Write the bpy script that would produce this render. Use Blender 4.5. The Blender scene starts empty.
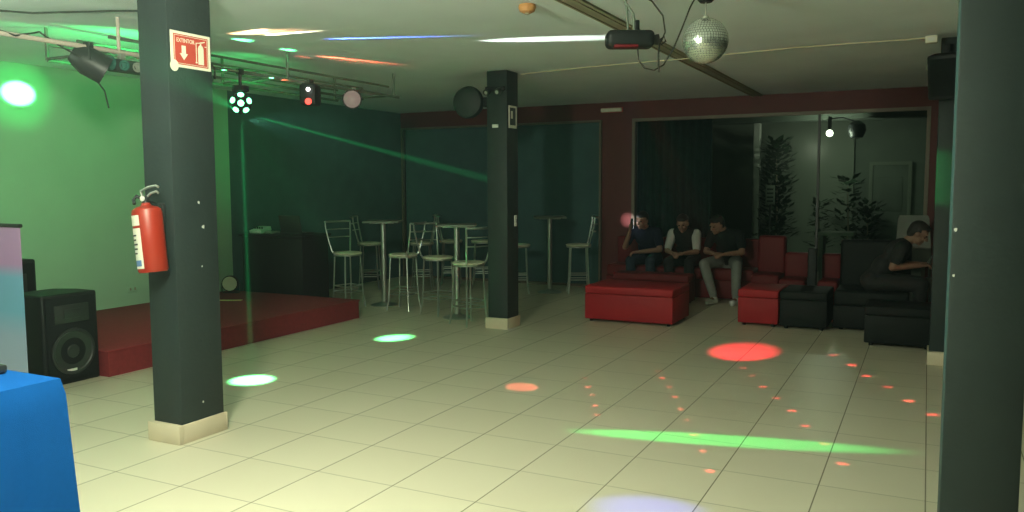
import bpy, bmesh, math, random
from mathutils import Matrix, Vector, Euler
random.seed(7)
S = bpy.context.scene
HAZE = .0018
COL = S.collection
PI = math.pi

# ------------------------------------------------------------------ helpers
class MB:
    def __init__(self):
        self.bm = bmesh.new()

    def box(self, c, s, rot=None, bev=0.0, seg=2):
        r = bmesh.ops.create_cube(self.bm, size=1.0)
        vs = r['verts']
        bmesh.ops.scale(self.bm, vec=s, verts=vs)
        if bev > 0:
            es = list({e for v in vs for e in v.link_edges})
            q = bmesh.ops.bevel(self.bm, geom=es, offset=bev, segments=seg, affect='EDGES', profile=0.5)
            vs = list({v for f in q['faces'] for v in f.verts} | {v for v in vs if v.is_valid})
        M = Matrix.Translation(c)
        if rot is not None:
            M = M @ Euler(rot).to_matrix().to_4x4()
        bmesh.ops.transform(self.bm, matrix=M, verts=vs)
        return self

    def cyl(self, p0, p1, r0, r1=None, n=16):
        return self.tube([p0, p1], [r0, r0 if r1 is None else r1], n)

    def tube(self, pts, r, n=8, closed=False):
        pts = [Vector(p) for p in pts]
        k = len(pts)
        rs = r if isinstance(r, (list, tuple)) else [r] * k
        rings = []
        up = None
        for i, p in enumerate(pts):
            if closed:
                d = pts[(i + 1) % k] - pts[(i - 1) % k]
            else:
                d = pts[min(i + 1, k - 1)] - pts[max(i - 1, 0)]
            d.normalize()
            if up is None:
                up = Vector((0, 0, 1)) if abs(d.z) < .9 else Vector((1, 0, 0))
            a = up - d * up.dot(d)
            if a.length < 1e-5:
                a = d.orthogonal()
            a.normalize()
            up = a
            b = d.cross(a)
            rings.append([self.bm.verts.new(p + (a * math.cos(t) + b * math.sin(t)) * rs[i])
                          for t in [2 * PI * j / n for j in range(n)]])
        for i in range(k if closed else k - 1):
            A, Bq = rings[i], rings[(i + 1) % k]
            for j in range(n):
                self.bm.faces.new((A[j], A[(j + 1) % n], Bq[(j + 1) % n], Bq[j]))
        if not closed:
            self.bm.faces.new(list(reversed(rings[0])))
            self.bm.faces.new(rings[-1])
        return self

    def sph(self, c, r, u=16, v=10, M=None):
        q = bmesh.ops.create_uvsphere(self.bm, u_segments=u, v_segments=v, radius=1.0)
        if not isinstance(r, (tuple, list)):
            r = (r, r, r)
        bmesh.ops.scale(self.bm, vec=r, verts=q['verts'])
        if M is not None:
            bmesh.ops.transform(self.bm, matrix=M, verts=q['verts'])
        bmesh.ops.translate(self.bm, vec=c, verts=q['verts'])
        return self

    def lathe(self, prof, n=24, M=None):
        M = M or Matrix()
        rings = []
        for (r, z) in prof:
            rings.append([self.bm.verts.new(M @ Vector((max(r, 1e-4) * math.cos(2 * PI * j / n), max(r, 1e-4) * math.sin(2 * PI * j / n), z)))
                          for j in range(n)])
        for A, Bq in zip(rings, rings[1:]):
            for j in range(n):
                self.bm.faces.new((A[j], A[(j + 1) % n], Bq[(j + 1) % n], Bq[j]))
        self.bm.faces.new(list(reversed(rings[0])))
        self.bm.faces.new(rings[-1])
        return self

    def prism(self, poly, h, M=None):
        M = M or Matrix()
        a = [self.bm.verts.new(M @ Vector((x, y, 0))) for x, y in poly]
        b = [self.bm.verts.new(M @ Vector((x, y, h))) for x, y in poly]
        n = len(poly)
        self.bm.faces.new(list(reversed(a)))
        self.bm.faces.new(b)
        for i in range(n):
            self.bm.faces.new((a[i], a[(i + 1) % n], b[(i + 1) % n], b[i]))
        return self

    def grid(self, fn, nu, nv):
        vs = [[self.bm.verts.new(fn(i / nu, j / nv)) for j in range(nv + 1)] for i in range(nu + 1)]
        for i in range(nu):
            for j in range(nv):
                self.bm.faces.new((vs[i][j], vs[i + 1][j], vs[i + 1][j + 1], vs[i][j + 1]))
        return self

    def obj(self, name, m, parent=None, angle=35, loc=None):
        bmesh.ops.recalc_face_normals(self.bm, faces=self.bm.faces)
        me = bpy.data.meshes.new(name)
        self.bm.to_mesh(me)
        self.bm.free()
        me.materials.append(m)
        if angle:
            me.shade_smooth()
            me.set_sharp_from_angle(angle=math.radians(angle))
        o = bpy.data.objects.new(name, me)
        COL.objects.link(o)
        if parent:
            o.parent = parent
        if loc:
            o.location = loc
        return o


def tag(o, label, cat, group=None, kind=None):
    o['label'] = label
    o['category'] = cat
    if group:
        o['group'] = group
    if kind:
        o['kind'] = kind
    return o


def thing(name, label, cat, loc=(0, 0, 0), rz=0.0, group=None):
    o = bpy.data.objects.new(name, None)
    o.empty_display_size = .1
    COL.objects.link(o)
    o.location = loc
    o.rotation_euler = (0, 0, rz)
    return tag(o, label, cat, group)


def struct(o, label=None, cat=None):
    o['kind'] = 'structure'
    if label:
        o['label'] = label
    if cat:
        o['category'] = cat
    return o


def dup(root, loc, rz, label):
    r = root.copy()
    COL.objects.link(r)
    r.location = loc
    r.rotation_euler = (0, 0, rz)
    r['label'] = label
    for ch in list(root.children):
        c = ch.copy()
        COL.objects.link(c)
        c.parent = r
        for g in list(ch.children):
            d = g.copy()
            COL.objects.link(d)
            d.parent = c
    return r


def align(p, d, up=(0, 0, 1)):
    """matrix whose local +Z points along d, origin p"""
    d = Vector(d).normalized()
    u = Vector(up)
    x = u.cross(d)
    if x.length < 1e-4:
        x = Vector((1, 0, 0))
    x.normalize()
    y = d.cross(x)
    M = Matrix((x, y, d)).transposed().to_4x4()
    M.translation = p
    return M


# ------------------------------------------------------------------ materials
def mat(name, col, rough=.6, metal=0.0, var=.08, scale=12.0, bump=0.0, bscale=80.0, spec=.5, col2=None, sheen=0.0):
    m = bpy.data.materials.new(name)
    m.use_nodes = True
    nt = m.node_tree
    b = nt.nodes['Principled BSDF']
    b.inputs['Roughness'].default_value = rough
    b.inputs['Metallic'].default_value = metal
    b.inputs['Specular IOR Level'].default_value = spec
    tc = nt.nodes.new('ShaderNodeTexCoord')
    no = nt.nodes.new('ShaderNodeTexNoise')
    no.inputs['Scale'].default_value = scale
    no.inputs['Detail'].default_value = 4
    nt.links.new(tc.outputs['Object'], no.inputs['Vector'])
    mx = nt.nodes.new('ShaderNodeMix')
    mx.data_type = 'RGBA'
    c2 = col2 or tuple(max(0, c * (1 - 2 * var)) for c in col)
    mx.inputs[6].default_value = (*[min(1, c * (1 + var)) for c in col], 1)
    mx.inputs[7].default_value = (*c2, 1)
    nt.links.new(no.outputs['Fac'], mx.inputs[0])
    nt.links.new(mx.outputs[2], b.inputs['Base Color'])
    if bump:
        n2 = nt.nodes.new('ShaderNodeTexNoise')
        n2.inputs['Scale'].default_value = bscale
        n2.inputs['Detail'].default_value = 3
        nt.links.new(tc.outputs['Object'], n2.inputs['Vector'])
        bp = nt.nodes.new('ShaderNodeBump')
        bp.inputs['Strength'].default_value = bump
        bp.inputs['Distance'].default_value = .01
        nt.links.new(n2.outputs['Fac'], bp.inputs['Height'])
        nt.links.new(bp.outputs['Normal'], b.inputs['Normal'])
    return m


def emit(name, col, strength):
    m = bpy.data.materials.new(name)
    m.use_nodes = True
    b = m.node_tree.nodes['Principled BSDF']
    b.inputs['Base Color'].default_value = (.02, .02, .02, 1)
    b.inputs['Emission Color'].default_value = (*col, 1)
    b.inputs['Emission Strength'].default_value = strength
    return m


TILE, TX, TY = .49225, .04198, 2.90523


def tile_mat():
    m = bpy.data.materials.new('beige_floor_tile')
    m.use_nodes = True
    nt = m.node_tree
    L = nt.links
    b = nt.nodes['Principled BSDF']
    tc = nt.nodes.new('ShaderNodeTexCoord')
    sp = nt.nodes.new('ShaderNodeSeparateXYZ')
    L.new(tc.outputs['Object'], sp.inputs[0])

    def mth(op, a, bb=None, c=None):
        n = nt.nodes.new('ShaderNodeMath')
        n.operation = op
        for i, v in enumerate((a, bb, c)):
            if v is None:
                continue
            if isinstance(v, (int, float)):
                n.inputs[i].default_value = v
            else:
                L.new(v, n.inputs[i])
        return n.outputs[0]
    edges, cells = [], []
    for ax, off, w in ((0, TX, .0068), (1, TY, .0042)):
        u = mth('DIVIDE', mth('SUBTRACT', sp.outputs[ax], off), TILE)
        f = mth('FRACT', u)
        d = mth('MINIMUM', f, mth('SUBTRACT', 1.0, f))
        edges.append(mth('LESS_THAN', d, w))
        cells.append(mth('FLOOR', u))
    g = mth('MAXIMUM', edges[0], edges[1])
    cb = nt.nodes.new('ShaderNodeCombineXYZ')
    L.new(cells[0], cb.inputs[0])
    L.new(cells[1], cb.inputs[1])
    wn = nt.nodes.new('ShaderNodeTexWhiteNoise')
    L.new(cb.outputs[0], wn.inputs['Vector'])
    no = nt.nodes.new('ShaderNodeTexNoise')
    no.inputs['Scale'].default_value = 5
    no.inputs['Detail'].default_value = 5
    L.new(tc.outputs['Object'], no.inputs['Vector'])
    fac = mth('ADD', mth('MULTIPLY', wn.outputs['Value'], .35), mth('MULTIPLY', no.outputs['Fac'], .5))
    mx = nt.nodes.new('ShaderNodeMix')
    mx.data_type = 'RGBA'
    mx.inputs[6].default_value = (.66, .61, .47, 1)
    mx.inputs[7].default_value = (.59, .54, .41, 1)
    L.new(fac, mx.inputs[0])
    m2 = nt.nodes.new('ShaderNodeMix')
    m2.data_type = 'RGBA'
    L.new(g, m2.inputs[0])
    L.new(mx.outputs[2], m2.inputs[6])
    m2.inputs[7].default_value = (.20, .18, .12, 1)
    L.new(m2.outputs[2], b.inputs['Base Color'])
    r = mth('ADD', mth('MULTIPLY', g, .4), .38)
    L.new(r, b.inputs['Roughness'])
    bp = nt.nodes.new('ShaderNodeBump')
    bp.invert = True
    bp.inputs['Strength'].default_value = .3
    bp.inputs['Distance'].default_value = .003
    L.new(g, bp.inputs['Height'])
    L.new(bp.outputs['Normal'], b.inputs['Normal'])
    return m


def glass_mat():
    m = bpy.data.materials.new('window_glass')
    m.use_nodes = True
    nt = m.node_tree
    nt.nodes.clear()
    out = nt.nodes.new('ShaderNodeOutputMaterial')
    tr = nt.nodes.new('ShaderNodeBsdfTransparent')
    tr.inputs[0].default_value = (.75, .82, .78, 1)
    gl = nt.nodes.new('ShaderNodeBsdfGlossy')
    gl.inputs['Roughness'].default_value = .12
    fr = nt.nodes.new('ShaderNodeFresnel')
    fr.inputs[0].default_value = 1.05
    mx = nt.nodes.new('ShaderNodeMixShader')
    nt.links.new(fr.outputs[0], mx.inputs[0])
    nt.links.new(tr.outputs[0], mx.inputs[1])
    nt.links.new(gl.outputs[0], mx.inputs[2])
    nt.links.new(mx.outputs[0], out.inputs[0])
    return m


def ramp_mat(name, stops, axis=2, lo=0.0, hi=1.0, rough=.5):
    """printed colour bands along one object axis"""
    m = bpy.data.materials.new(name)
    m.use_nodes = True
    nt = m.node_tree
    b = nt.nodes['Principled BSDF']
    b.inputs['Roughness'].default_value = rough
    tc = nt.nodes.new('ShaderNodeTexCoord')
    sp = nt.nodes.new('ShaderNodeSeparateXYZ')
    nt.links.new(tc.outputs['Object'], sp.inputs[0])
    mr = nt.nodes.new('ShaderNodeMapRange')
    mr.inputs[1].default_value = lo
    mr.inputs[2].default_value = hi
    nt.links.new(sp.outputs[axis], mr.inputs[0])
    cr = nt.nodes.new('ShaderNodeValToRGB')
    els = cr.color_ramp.elements
    while len(els) < len(stops):
        els.new(.5)
    for e, (p, c) in zip(els, stops):
        e.position = p
        e.color = (*c, 1)
    nt.links.new(mr.outputs[0], cr.inputs[0])
    nt.links.new(cr.outputs[0], b.inputs['Base Color'])
    return m


M = dict(
    floor=tile_mat(),
    ceil=mat('ceiling_plaster', (.83, .90, .93), .9, var=.05, scale=2),
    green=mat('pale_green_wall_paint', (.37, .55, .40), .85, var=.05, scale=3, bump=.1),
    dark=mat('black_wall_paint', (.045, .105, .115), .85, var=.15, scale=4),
    column=mat('slate_column_paint', (.010, .0215, .021), .65, var=.12, scale=9, bump=.15, bscale=40),
    red=mat('red_wall_paint', (.10, .010, .012), .6, var=.1, scale=5),
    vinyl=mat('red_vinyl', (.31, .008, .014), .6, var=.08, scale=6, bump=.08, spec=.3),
    shadedvinyl=mat('shaded_red_vinyl', (.13, .006, .010), .6, var=.08, scale=6, bump=.08, spec=.3),  # red vinyl, darkened in colour for the shade at the back
    blackvinyl=mat('black_vinyl', (.006, .009, .009), .65, spec=.2, var=.1, scale=6, bump=.08),
    carpet=mat('red_carpet', (.23, .019, .024), .95, var=.15, scale=30, bump=.4, bscale=250),
    chrome=mat('chrome_tube', (.55, .60, .56), .28, .9, var=.05),
    steel=mat('galvanised_steel', (.45, .46, .42), .45, .7, var=.1),
    palemetal=mat('pale_painted_metal', (.62, .52, .46), .5, .0, var=.08),
    alu=mat('aluminium_frame', (.15, .125, .095), .5, .2, var=.06),
    cream=mat('cream_vinyl', (.62, .62, .46), .5, var=.05),
    dullpale=mat('dull_grey_plastic', (.17, .18, .16), .6, var=.08),
    fan=mat('dark_green_metal', (.005, .015, .013), .6),
    dullsteel=mat('dull_dark_steel', (.15, .19, .15), .6, .3, var=.1),
    black=mat('black_plastic', (.008, .012, .013), .55, spec=.3, var=.1),
    blackmesh=mat('black_speaker_grille', (.008, .012, .013), .8, spec=.2, var=.2, scale=200, bump=.6, bscale=400),
    charcoal=mat('charcoal_plastic', (.02, .025, .025), .45, var=.1),
    teal=mat('teal_plastic', (.03, .14, .12), .5, var=.1),
    blue=mat('royal_blue_cloth', (.0025, .068, .27), .95, spec=.1, var=.06, scale=40, bump=.25, bscale=300),
    wood=mat('brown_wood', (.33, .30, .21), .7, var=.15, scale=8),
    extred=mat('red_enamel', (.31, .022, .009), .4, var=.03),
    white=mat('white_plastic', (.72, .72, .66), .5, var=.04),
    label=mat('cream_label', (.75, .72, .60), .6, var=.05),
    signred=mat('sign_red', (.52, .06, .04), .5, var=.05),
    signcream=mat('sign_cream', (.85, .82, .66), .5, var=.04),
    bluemark=mat('blue_label_print', (.12, .22, .42), .6),
    mirror=mat('mirror_tile', (.80, .86, .76), .24, .75, var=.12, scale=30),
    cable=mat('black_cable', (.02, .024, .02), .6),
    cream_cable=mat('cream_cable', (.62, .58, .42), .6),
    curtain=mat('black_curtain', (.04, .07, .08), .95, var=.2),
    glass=glass_mat(),
    skin=mat('skin', (.25, .135, .09), .55, var=.06, scale=20),
    hair=mat('dark_hair', (.012, .010, .009), .6, var=.2, scale=60, bump=.5, bscale=200),
    navy=mat('navy_cotton', (.007, .010, .022), .95, spec=.2, var=.1, bump=.2),
    dkgrey=mat('dark_grey_cotton', (.011, .014, .014), .95, spec=.2, var=.1, bump=.2),
    whitecloth=mat('white_cotton', (.42, .42, .40), .9, var=.06, bump=.2),
    jeans=mat('blue_denim', (.014, .026, .045), .9, var=.12, bump=.3),
    greyjeans=mat('grey_denim', (.20, .21, .195), .9, var=.12, bump=.3),
    blackjeans=mat('black_denim', (.012, .013, .014), .9, var=.12, bump=.3),
    shoe=mat('white_leather', (.72, .72, .68), .5),
    eye=mat('eye', (.03, .02, .018), .2),
    leaf=mat('dark_leaf', (.03, .07, .035), .6, var=.3, scale=6),
    patio=mat('patio_wall_paint', (.27, .31, .25), .9, var=.08, scale=2),
    patiodark=mat('patio_grey_paint', (.20, .24, .20), .9, var=.15, scale=2),
    paving=mat('patio_paving', (.2, .2, .17), .8, var=.15),
    yellow=mat('flat_yellow', (.65, .58, .22), .6),
    orange=mat('orange_plastic', (.52, .25, .09), .5, var=.05),
)
E_green = emit('lit_green_lens', (.16, 1, .38), 7)
E_white = emit('lit_white_lens', (1, .95, .9), 8)
E_red = emit('lit_red_lens', (1, .06, .04), 3)
E_blue = emit('lit_blue_lens', (.2, .4, 1), 1.2)
E_bulb = emit('lit_bulb', (1, .97, .8), 14)
E_phone = emit('lit_phone_screen', (.9, .95, 1), 6)
E_warm = emit('dim_lamp_lens', (1, .75, .6), .22)

# ------------------------------------------------------------------ room
XL, XR, YF, YB, ZC = -7.95, 2.6, -4.0, 11.6, 2.75
b = MB(); b.box(((XL + XR) / 2, (YF + YB) / 2, -.05), (XR - XL + .4, YB - YF + .4, .1)); struct(b.obj('floor', M['floor'], angle=0))
b = MB(); b.box(((XL + XR) / 2, (YF + YB) / 2, ZC + .05), (XR - XL + .4, YB - YF + .4, .1)); struct(b.obj('ceiling', M['ceil'], angle=0))
YS = 7.75   # where the green paint of the left wall ends
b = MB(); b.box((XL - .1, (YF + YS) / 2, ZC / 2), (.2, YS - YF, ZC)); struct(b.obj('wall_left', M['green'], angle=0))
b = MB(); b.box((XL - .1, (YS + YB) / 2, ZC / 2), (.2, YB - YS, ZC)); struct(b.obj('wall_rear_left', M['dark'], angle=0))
b = MB(); b.box((XR + .1, (YF + YB) / 2, ZC / 2), (.2, YB - YF, ZC)); struct(b.obj('wall_right', M['column'], angle=0))
b = MB(); b.box(((XL + XR) / 2, YF - .1, ZC / 2), (XR - XL, .2, ZC)); struct(b.obj('wall_front', M['patio'], angle=0))
# back wall: red lintel beam, red pillar and red end strip round two glazed openings
b = MB()
b.box(((XL + XR) / 2, YB + .1, 2.625), (XR - XL, .24, .25))
b.box((-4.12, YB + .1, 1.25), (.46, .24, 2.5))
b.box(((0.0 + XR) / 2, YB + .1, 1.25), (XR - 0.0, .24, 2.5))
struct(b.obj('wall_back', M['red'], angle=0))

# window 1 : blacked-out glazing on the left
def frame_bars(mb, x0, x1, z0, z1, y, w=.045, d=.06, mull=()):
    mb.box(((x0 + x1) / 2, y, z1 - w / 2), (x1 - x0, d, w))
    mb.box(((x0 + x1) / 2, y, z0 + w / 2), (x1 - x0, d, w))
    for x in (x0 + w / 2, x1 - w / 2):
        mb.box((x, y, (z0 + z1) / 2), (w, d, z1 - z0 - 2 * w))
    for x in mull:
        mb.box((x, y, (z0 + z1) / 2), (w, d, z1 - z0))
e = bpy.data.objects.new('window_1', None); COL.objects.link(e); struct(e)
b = MB(); frame_bars(b, -7.93, -4.36, 0, 2.5, YB - .02, .03); b.obj('frame', M['alu'], e, 0)
b = MB(); b.box((-6.145, YB + .04, 1.25), (3.5, .012, 2.44)); b.obj('pane', M['dark'], e, 0)
e = bpy.data.objects.new('window_2', None); COL.objects.link(e); struct(e)
b = MB(); frame_bars(b, -3.88, 0.0, 0, 2.5, YB - .02, .045); b.obj('frame', M['alu'], e, 0)
b = MB(); b.box((-1.31, YB, 1.25), (.032, .04, 2.42)); b.obj('mullion', M['charcoal'], e, 0)
b = MB(); b.box((-1.94, YB + .01, 1.25), (3.8, .008, 2.42)); b.obj('pane', M['glass'], e, 0)
# pleated black curtain behind the left half of window 2
b = MB()
def cur(u, v):
    return Vector((-3.86 + 1.10 * u, YB + .16 + .025 * math.sin(u * 60), 2.46 * (1 - v) + .02))
b.grid(cur, 120, 2)
o = b.obj('curtain', M['curtain'], angle=60)
md = o.modifiers.new('t', 'SOLIDIFY'); md.thickness = .006
tag(o, 'black curtain behind the glass immediately right of the red pillar', 'curtain')

# long strip along the ceiling
b = MB(); b.box((-2.12, 7.8, ZC - .008), (.15, 7.6, .016)); b.box((-2.17, 7.8, ZC - .018), (.012, 7.6, .012)); b.box((-2.08, 7.8, ZC - .018), (.012, 7.6, .012))
struct(b.obj('trim_1', M['wood'], angle=0))

# columns
def column(x0, x1, y0, y1, label, base=True):
    c = thing('column', label, 'column', ((x0 + x1) / 2, (y0 + y1) / 2, 0))
    c['kind'] = 'structure'
    w, d = x1 - x0, y1 - y0
    mb = MB(); mb.box((0, 0, ZC / 2), (w, d, ZC), bev=.008)
    mb.obj('shaft', M['column'], c, 30)
    if base:
        mb = MB()
        for sx, sy, px, py in ((w + .03, .035, 0, -(d / 2 + .0175)), (w + .03, .012, 0, d / 2 + .006), (.015, d, -(w / 2 + .0075), 0), (.015, d, w / 2 + .0075, 0)):
            mb.box((px, py, .058), (sx, sy, .116), bev=.003)
        mb.obj('tile_base', M['basetile'], c, 30)
    return c
M['basetile'] = mat('beige_base_tile', (.66, .57, .42), .45, var=.06)
cA = column(-4.197, -3.955, 3.41, 3.742, 'dark slate column nearest on the left carrying the extinguisher sign')
cB = column(-4.225, -3.985, 7.765, 8.03, 'dark slate column in the middle of the room beside the bar stools')
cC = column(.055, .33, 7.80, 8.06, 'dark slate column mostly hidden behind the right foreground column')
cD = column(.080, .335, 3.41, 3.715, 'big dark slate column in the right foreground')
# chipped paint marks on the near column
for (y, z, s) in ((3.60, 1.45, .011), (3.63, 1.30, .012), (3.61, 1.06, .007), (3.58, .22, .007)):
    mb = MB(); mb.prism([(s * random.uniform(.6, 1.1) * math.cos(t), s * random.uniform(.6, 1.3) * math.sin(t)) for t in [k * PI / 3.5 for k in range(7)]], .001,
                        align((.1215, y - 3.58, z), (1, 0, 0)))
    mb.obj('paint_chip', M['white'], cA, 0)
for (x, z, s) in ((-.112, 1.38, .007), (-.113, 1.21, .006)):
    mb = MB(); mb.prism([(s * random.uniform(.6, 1.1) * math.cos(t), s * random.uniform(.6, 1.3) * math.sin(t)) for t in [k * PI / 3.5 for k in range(7)]], .001,
                        align((x, -.1535, z), (0, -1, 0)))
    mb.obj('paint_chip', M['white'], cD, 0)

# ------------------------------------------------------------------ stage
st = thing('stage', 'low red carpeted stage platform along the green wall', 'stage', (-6.92, 6.03, 0))
b = MB(); b.box((0, 0, .10), (2.04, 3.30, .20)); b.obj('platform', M['carpet'], st, 0)
b = MB(); b.box((0, 0, .208), (2.06, 3.32, .018), bev=.006); b.obj('deck', M['carpet'], st, 30)

# dj booth at the back of the stage
dj = thing('dj_booth', 'black booth counter behind the red stage', 'counter', (-7.40, 8.12, 0))
b = MB(); b.box((0, 0, .45), (1.0, .5, .9), bev=.008); b.obj('front_panel', M['black'], dj, 30)
b = MB(); b.box((0, 0, .918), (1.05, .58, .036), bev=.01); b.obj('top', M['black'], dj, 30)
lp = thing('laptop', 'dark open laptop on the black booth counter', 'laptop', (-7.17, 8.10, .936), PI)
b = MB(); b.box((0, 0, .01), (.34, .24, .018), bev=.005); b.obj('keyboard_base', M['charcoal'], lp)
b = MB(); b.box((0, .13, .125), (.34, .012, .23), rot=(-.2, 0, 0), bev=.004); b.obj('screen', M['charcoal'], lp)
mxr = thing('mixer', 'pale small mixer box on the black booth counter left of the laptop', 'mixer', (-7.74, 8.04, .936))
b = MB(); b.box((0, 0, .035), (.2, .2, .06), rot=(.25, 0, 0), bev=.01); b.obj('case', M['white'], mxr)
for k in range(4):
    b = MB(); b.cyl((-.06 + .04 * k, -.03, .06), (-.06 + .04 * k, -.034, .08), .009); b.obj('knob', M['black'], mxr)
b = MB(); b.box((-7.52, 8.02, .951), (.12, .16, .03), bev=.006); tag(b.obj('control_box', M['steel']), 'small grey box beside the pale mixer on the booth counter', 'box')

fl = thing('floor_lamp', 'round pale stage lamp standing on the red stage behind the near column', 'lamp', (-7.74, 7.5, .217), .55)
b = MB(); b.lathe([(.0, -.06), (.07, -.06), (.095, -.03), (.10, .05), (.09, .05)], 24, align((0, 0, .12), (0, -1, 0))); b.obj('housing', M['black'], fl)
b = MB(); b.lathe([(.0, .045), (.088, .045), (.088, .056), (.0, .060)], 24, align((0, 0, .12), (0, -1, 0))); b.obj('lens', M['cream'], fl)
b = MB(); b.tube([(-.11, 0, .12), (-.11, 0, .02), (-.09, 0, .006), (.09, 0, .006), (.11, 0, .02), (.11, 0, .12)], .007); b.obj('yoke', M['charcoal'], fl)
b = MB(); b.box((-7.24, 6.98, .219), (.30, .07, .004), rot=(0, 0, .45)); tag(b.obj('yellow_strip', M['yellow'], angle=0), 'yellow strip on the red stage floor', 'tape')  # flat yellow strip lying on the deck

# ------------------------------------------------------------------ loudspeakers
def pa_speaker(name, label, loc, rz, w, d, h, plate=True):
    t = thing(name, label, 'speaker', loc, rz)
    poly = [(-w / 2, 0), (w / 2, 0), (w / 2, -d * .55), (w / 2 - .09, -d), (-w / 2 + .09, -d), (-w / 2, -d * .55)]
    # local: front faces +y
    mb = MB(); mb.prism(poly, h, Matrix.Translation((0, 0, 0)))
    o = mb.obj('cabinet', M['black'], t, 30)
    md = o.modifiers.new('bev', 'BEVEL'); md.width = .018; md.segments = 3
    mb = MB(); mb.box((0, .006, h * .5), (w - .05, .016, h - .05), bev=.006); mb.obj('grille', M['blackmesh'], t)
    mb = MB(); mb.lathe([(w * .39, 0), (w * .39, .012), (w * .35, .016), (w * .33, .006), (w * .12, -.002), (w * .1, .008), (0, .014)], 32, align((0, .012, h * .36), (0, 1, 0)))
    mb.obj('woofer', M['charcoal'], t)
    mb = MB(); mb.box((0, .014, h * .78), (w * .62, .014, h * .2), bev=.006); mb.box((0, .022, h * .78), (w * .3, .01, h * .1), bev=.004); mb.obj('horn', M['charcoal'], t)
    if plate:
        mb = MB(); mb.box((.02, .017, .105), (.085, .006, .03), bev=.002); mb.obj('badge', M['white'], t)
    mb = MB(); mb.tube([(-w / 2 - .004, -d * .4, h * .6), (-w / 2 - .025, -d * .4, h * .62), (-w / 2 - .025, -d * .4, h * .78), (-w / 2 - .004, -d * .4, h * .8)], .01); mb.obj('handle', M['charcoal'], t)
    return t
pa_speaker('pa_speaker', 'large black loudspeaker on the floor at the near end of the red stage', (-5.985, 4.13, 0), -PI / 2, .47, .42, .715)
pa_speaker('pa_speaker', 'taller black loudspeaker box standing behind the large one, by the green wall', (-6.66, 4.06, 0), -PI / 2, .5, .4, .945, False)

# ------------------------------------------------------------------ banner
bn = thing('banner', 'pink and pale blue roll-up banner at the left edge behind the blue table', 'banner', (-6.11, 3.58, 0))
G_ban = ramp_mat('printed_banner_vinyl', [(0, (.40, .44, .60)), (.35, (.33, .42, .60)), (.5, (.17, .40, .60)), (.70, (.18, .39, .60)), (.78, (.46, .25, .50)), (1, (.48, .28, .52))], 2, .05, 1.27, .45)
b = MB(); b.box((0, 0, .66), (.84, .004, 1.22)); b.obj('printed_sheet', G_ban, bn, 0)
b = MB(); b.cyl((-.43, 0, 1.275), (.43, 0, 1.275), .014); b.obj('top_rail', M['charcoal'], bn)
b = MB(); b.box((0, .01, .03), (.88, .1, .06), bev=.012); b.obj('base', M['charcoal'], bn)
b = MB(); b.cyl((0, .03, .05), (0, .02, 1.27), .01); b.obj('pole', M['charcoal'], bn)

# ------------------------------------------------------------------ table with blue cloth
tb = thing('table', 'rectangular table under the blue tablecloth at lower left', 'table', (-4.06, 1.61, 0))
b = MB(); b.box((0, 0, .725), (1.66, 1.05, .04), bev=.008); b.obj('tabletop', M['white'], tb)
for sx in (-.7, .7):
    for sy in (-.42, .42):
        b = MB(); b.cyl((sx, sy, .706), (sx, sy, 0), .018); b.obj('leg', M['steel'], tb)
b = MB()
hw, hd, zt = .85, .545, .751
N = 160
def perim(t):
    L = [2 * hw, 2 * hd, 2 * hw, 2 * hd]
    s = t * sum(L)
    pts = [(-hw, -hd), (hw, -hd), (hw, hd), (-hw, hd)]
    dirs = [(1, 0), (0, 1), (-1, 0), (0, -1)]
    nor = [(0, -1), (1, 0), (0, 1), (-1, 0)]
    for i in range(4):
        if s <= L[i] + 1e-9:
            p = (pts[i][0] + dirs[i][0] * s, pts[i][1] + dirs[i][1] * s)
            return p, nor[i], min(s, L[i] - s), i, s
        s -= L[i]
    return pts[0], nor[3], 0, 3, 0
def cloth(u, v):
    p, n, dc, i, s = perim(u)
    c = math.exp(-(dc / .11) ** 2)
    cx = (math.copysign(1, p[0]), math.copysign(1, p[1]))
    drop = .70 * v
    out = .012 + .03 * v + (.022) * v * math.sin(s * 17 + i * 2) * (1 - c) + .008 * v * math.sin(s * 47 + i)
    ox = n[0] * out * (1 - c) + cx[0] * c * (.010 + .030 * v)
    oy = n[1] * out * (1 - c) + cx[1] * c * (.010 + .030 * v)
    r = min(1.0, v * 12)
    return Vector((p[0] + ox * r, p[1] + oy * r, zt - .004 * r - drop + .012 * v * math.sin(s * 5)))
rows = [0, .015, .04, .09, .16, .25, .35, .46, .58, .7, .8, .9, 1]
ring = []
bm = b.bm
for v in rows:
    ring.append([bm.verts.new(cloth(j / N, v)) for j in range(N)])
for A, Bq in zip(ring, ring[1:]):
    for j in range(N):
        bm.faces.new((A[j], A[(j + 1) % N], Bq[(j + 1) % N], Bq[j]))
bm.faces.new(ring[0])
o = b.obj('tablecloth', M['blue'], angle=50, loc=(-4.06, 1.61, 0))
tag(o, 'royal blue tablecloth draped over the table at lower left', 'tablecloth')
b = MB(); b.box((-3.6, 2.07, .773), (.20, .09, .034), bev=.008); tag(b.obj('battery_pack', M['charcoal']), 'small dark box on the blue tablecloth at the photo edge', 'box')

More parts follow.
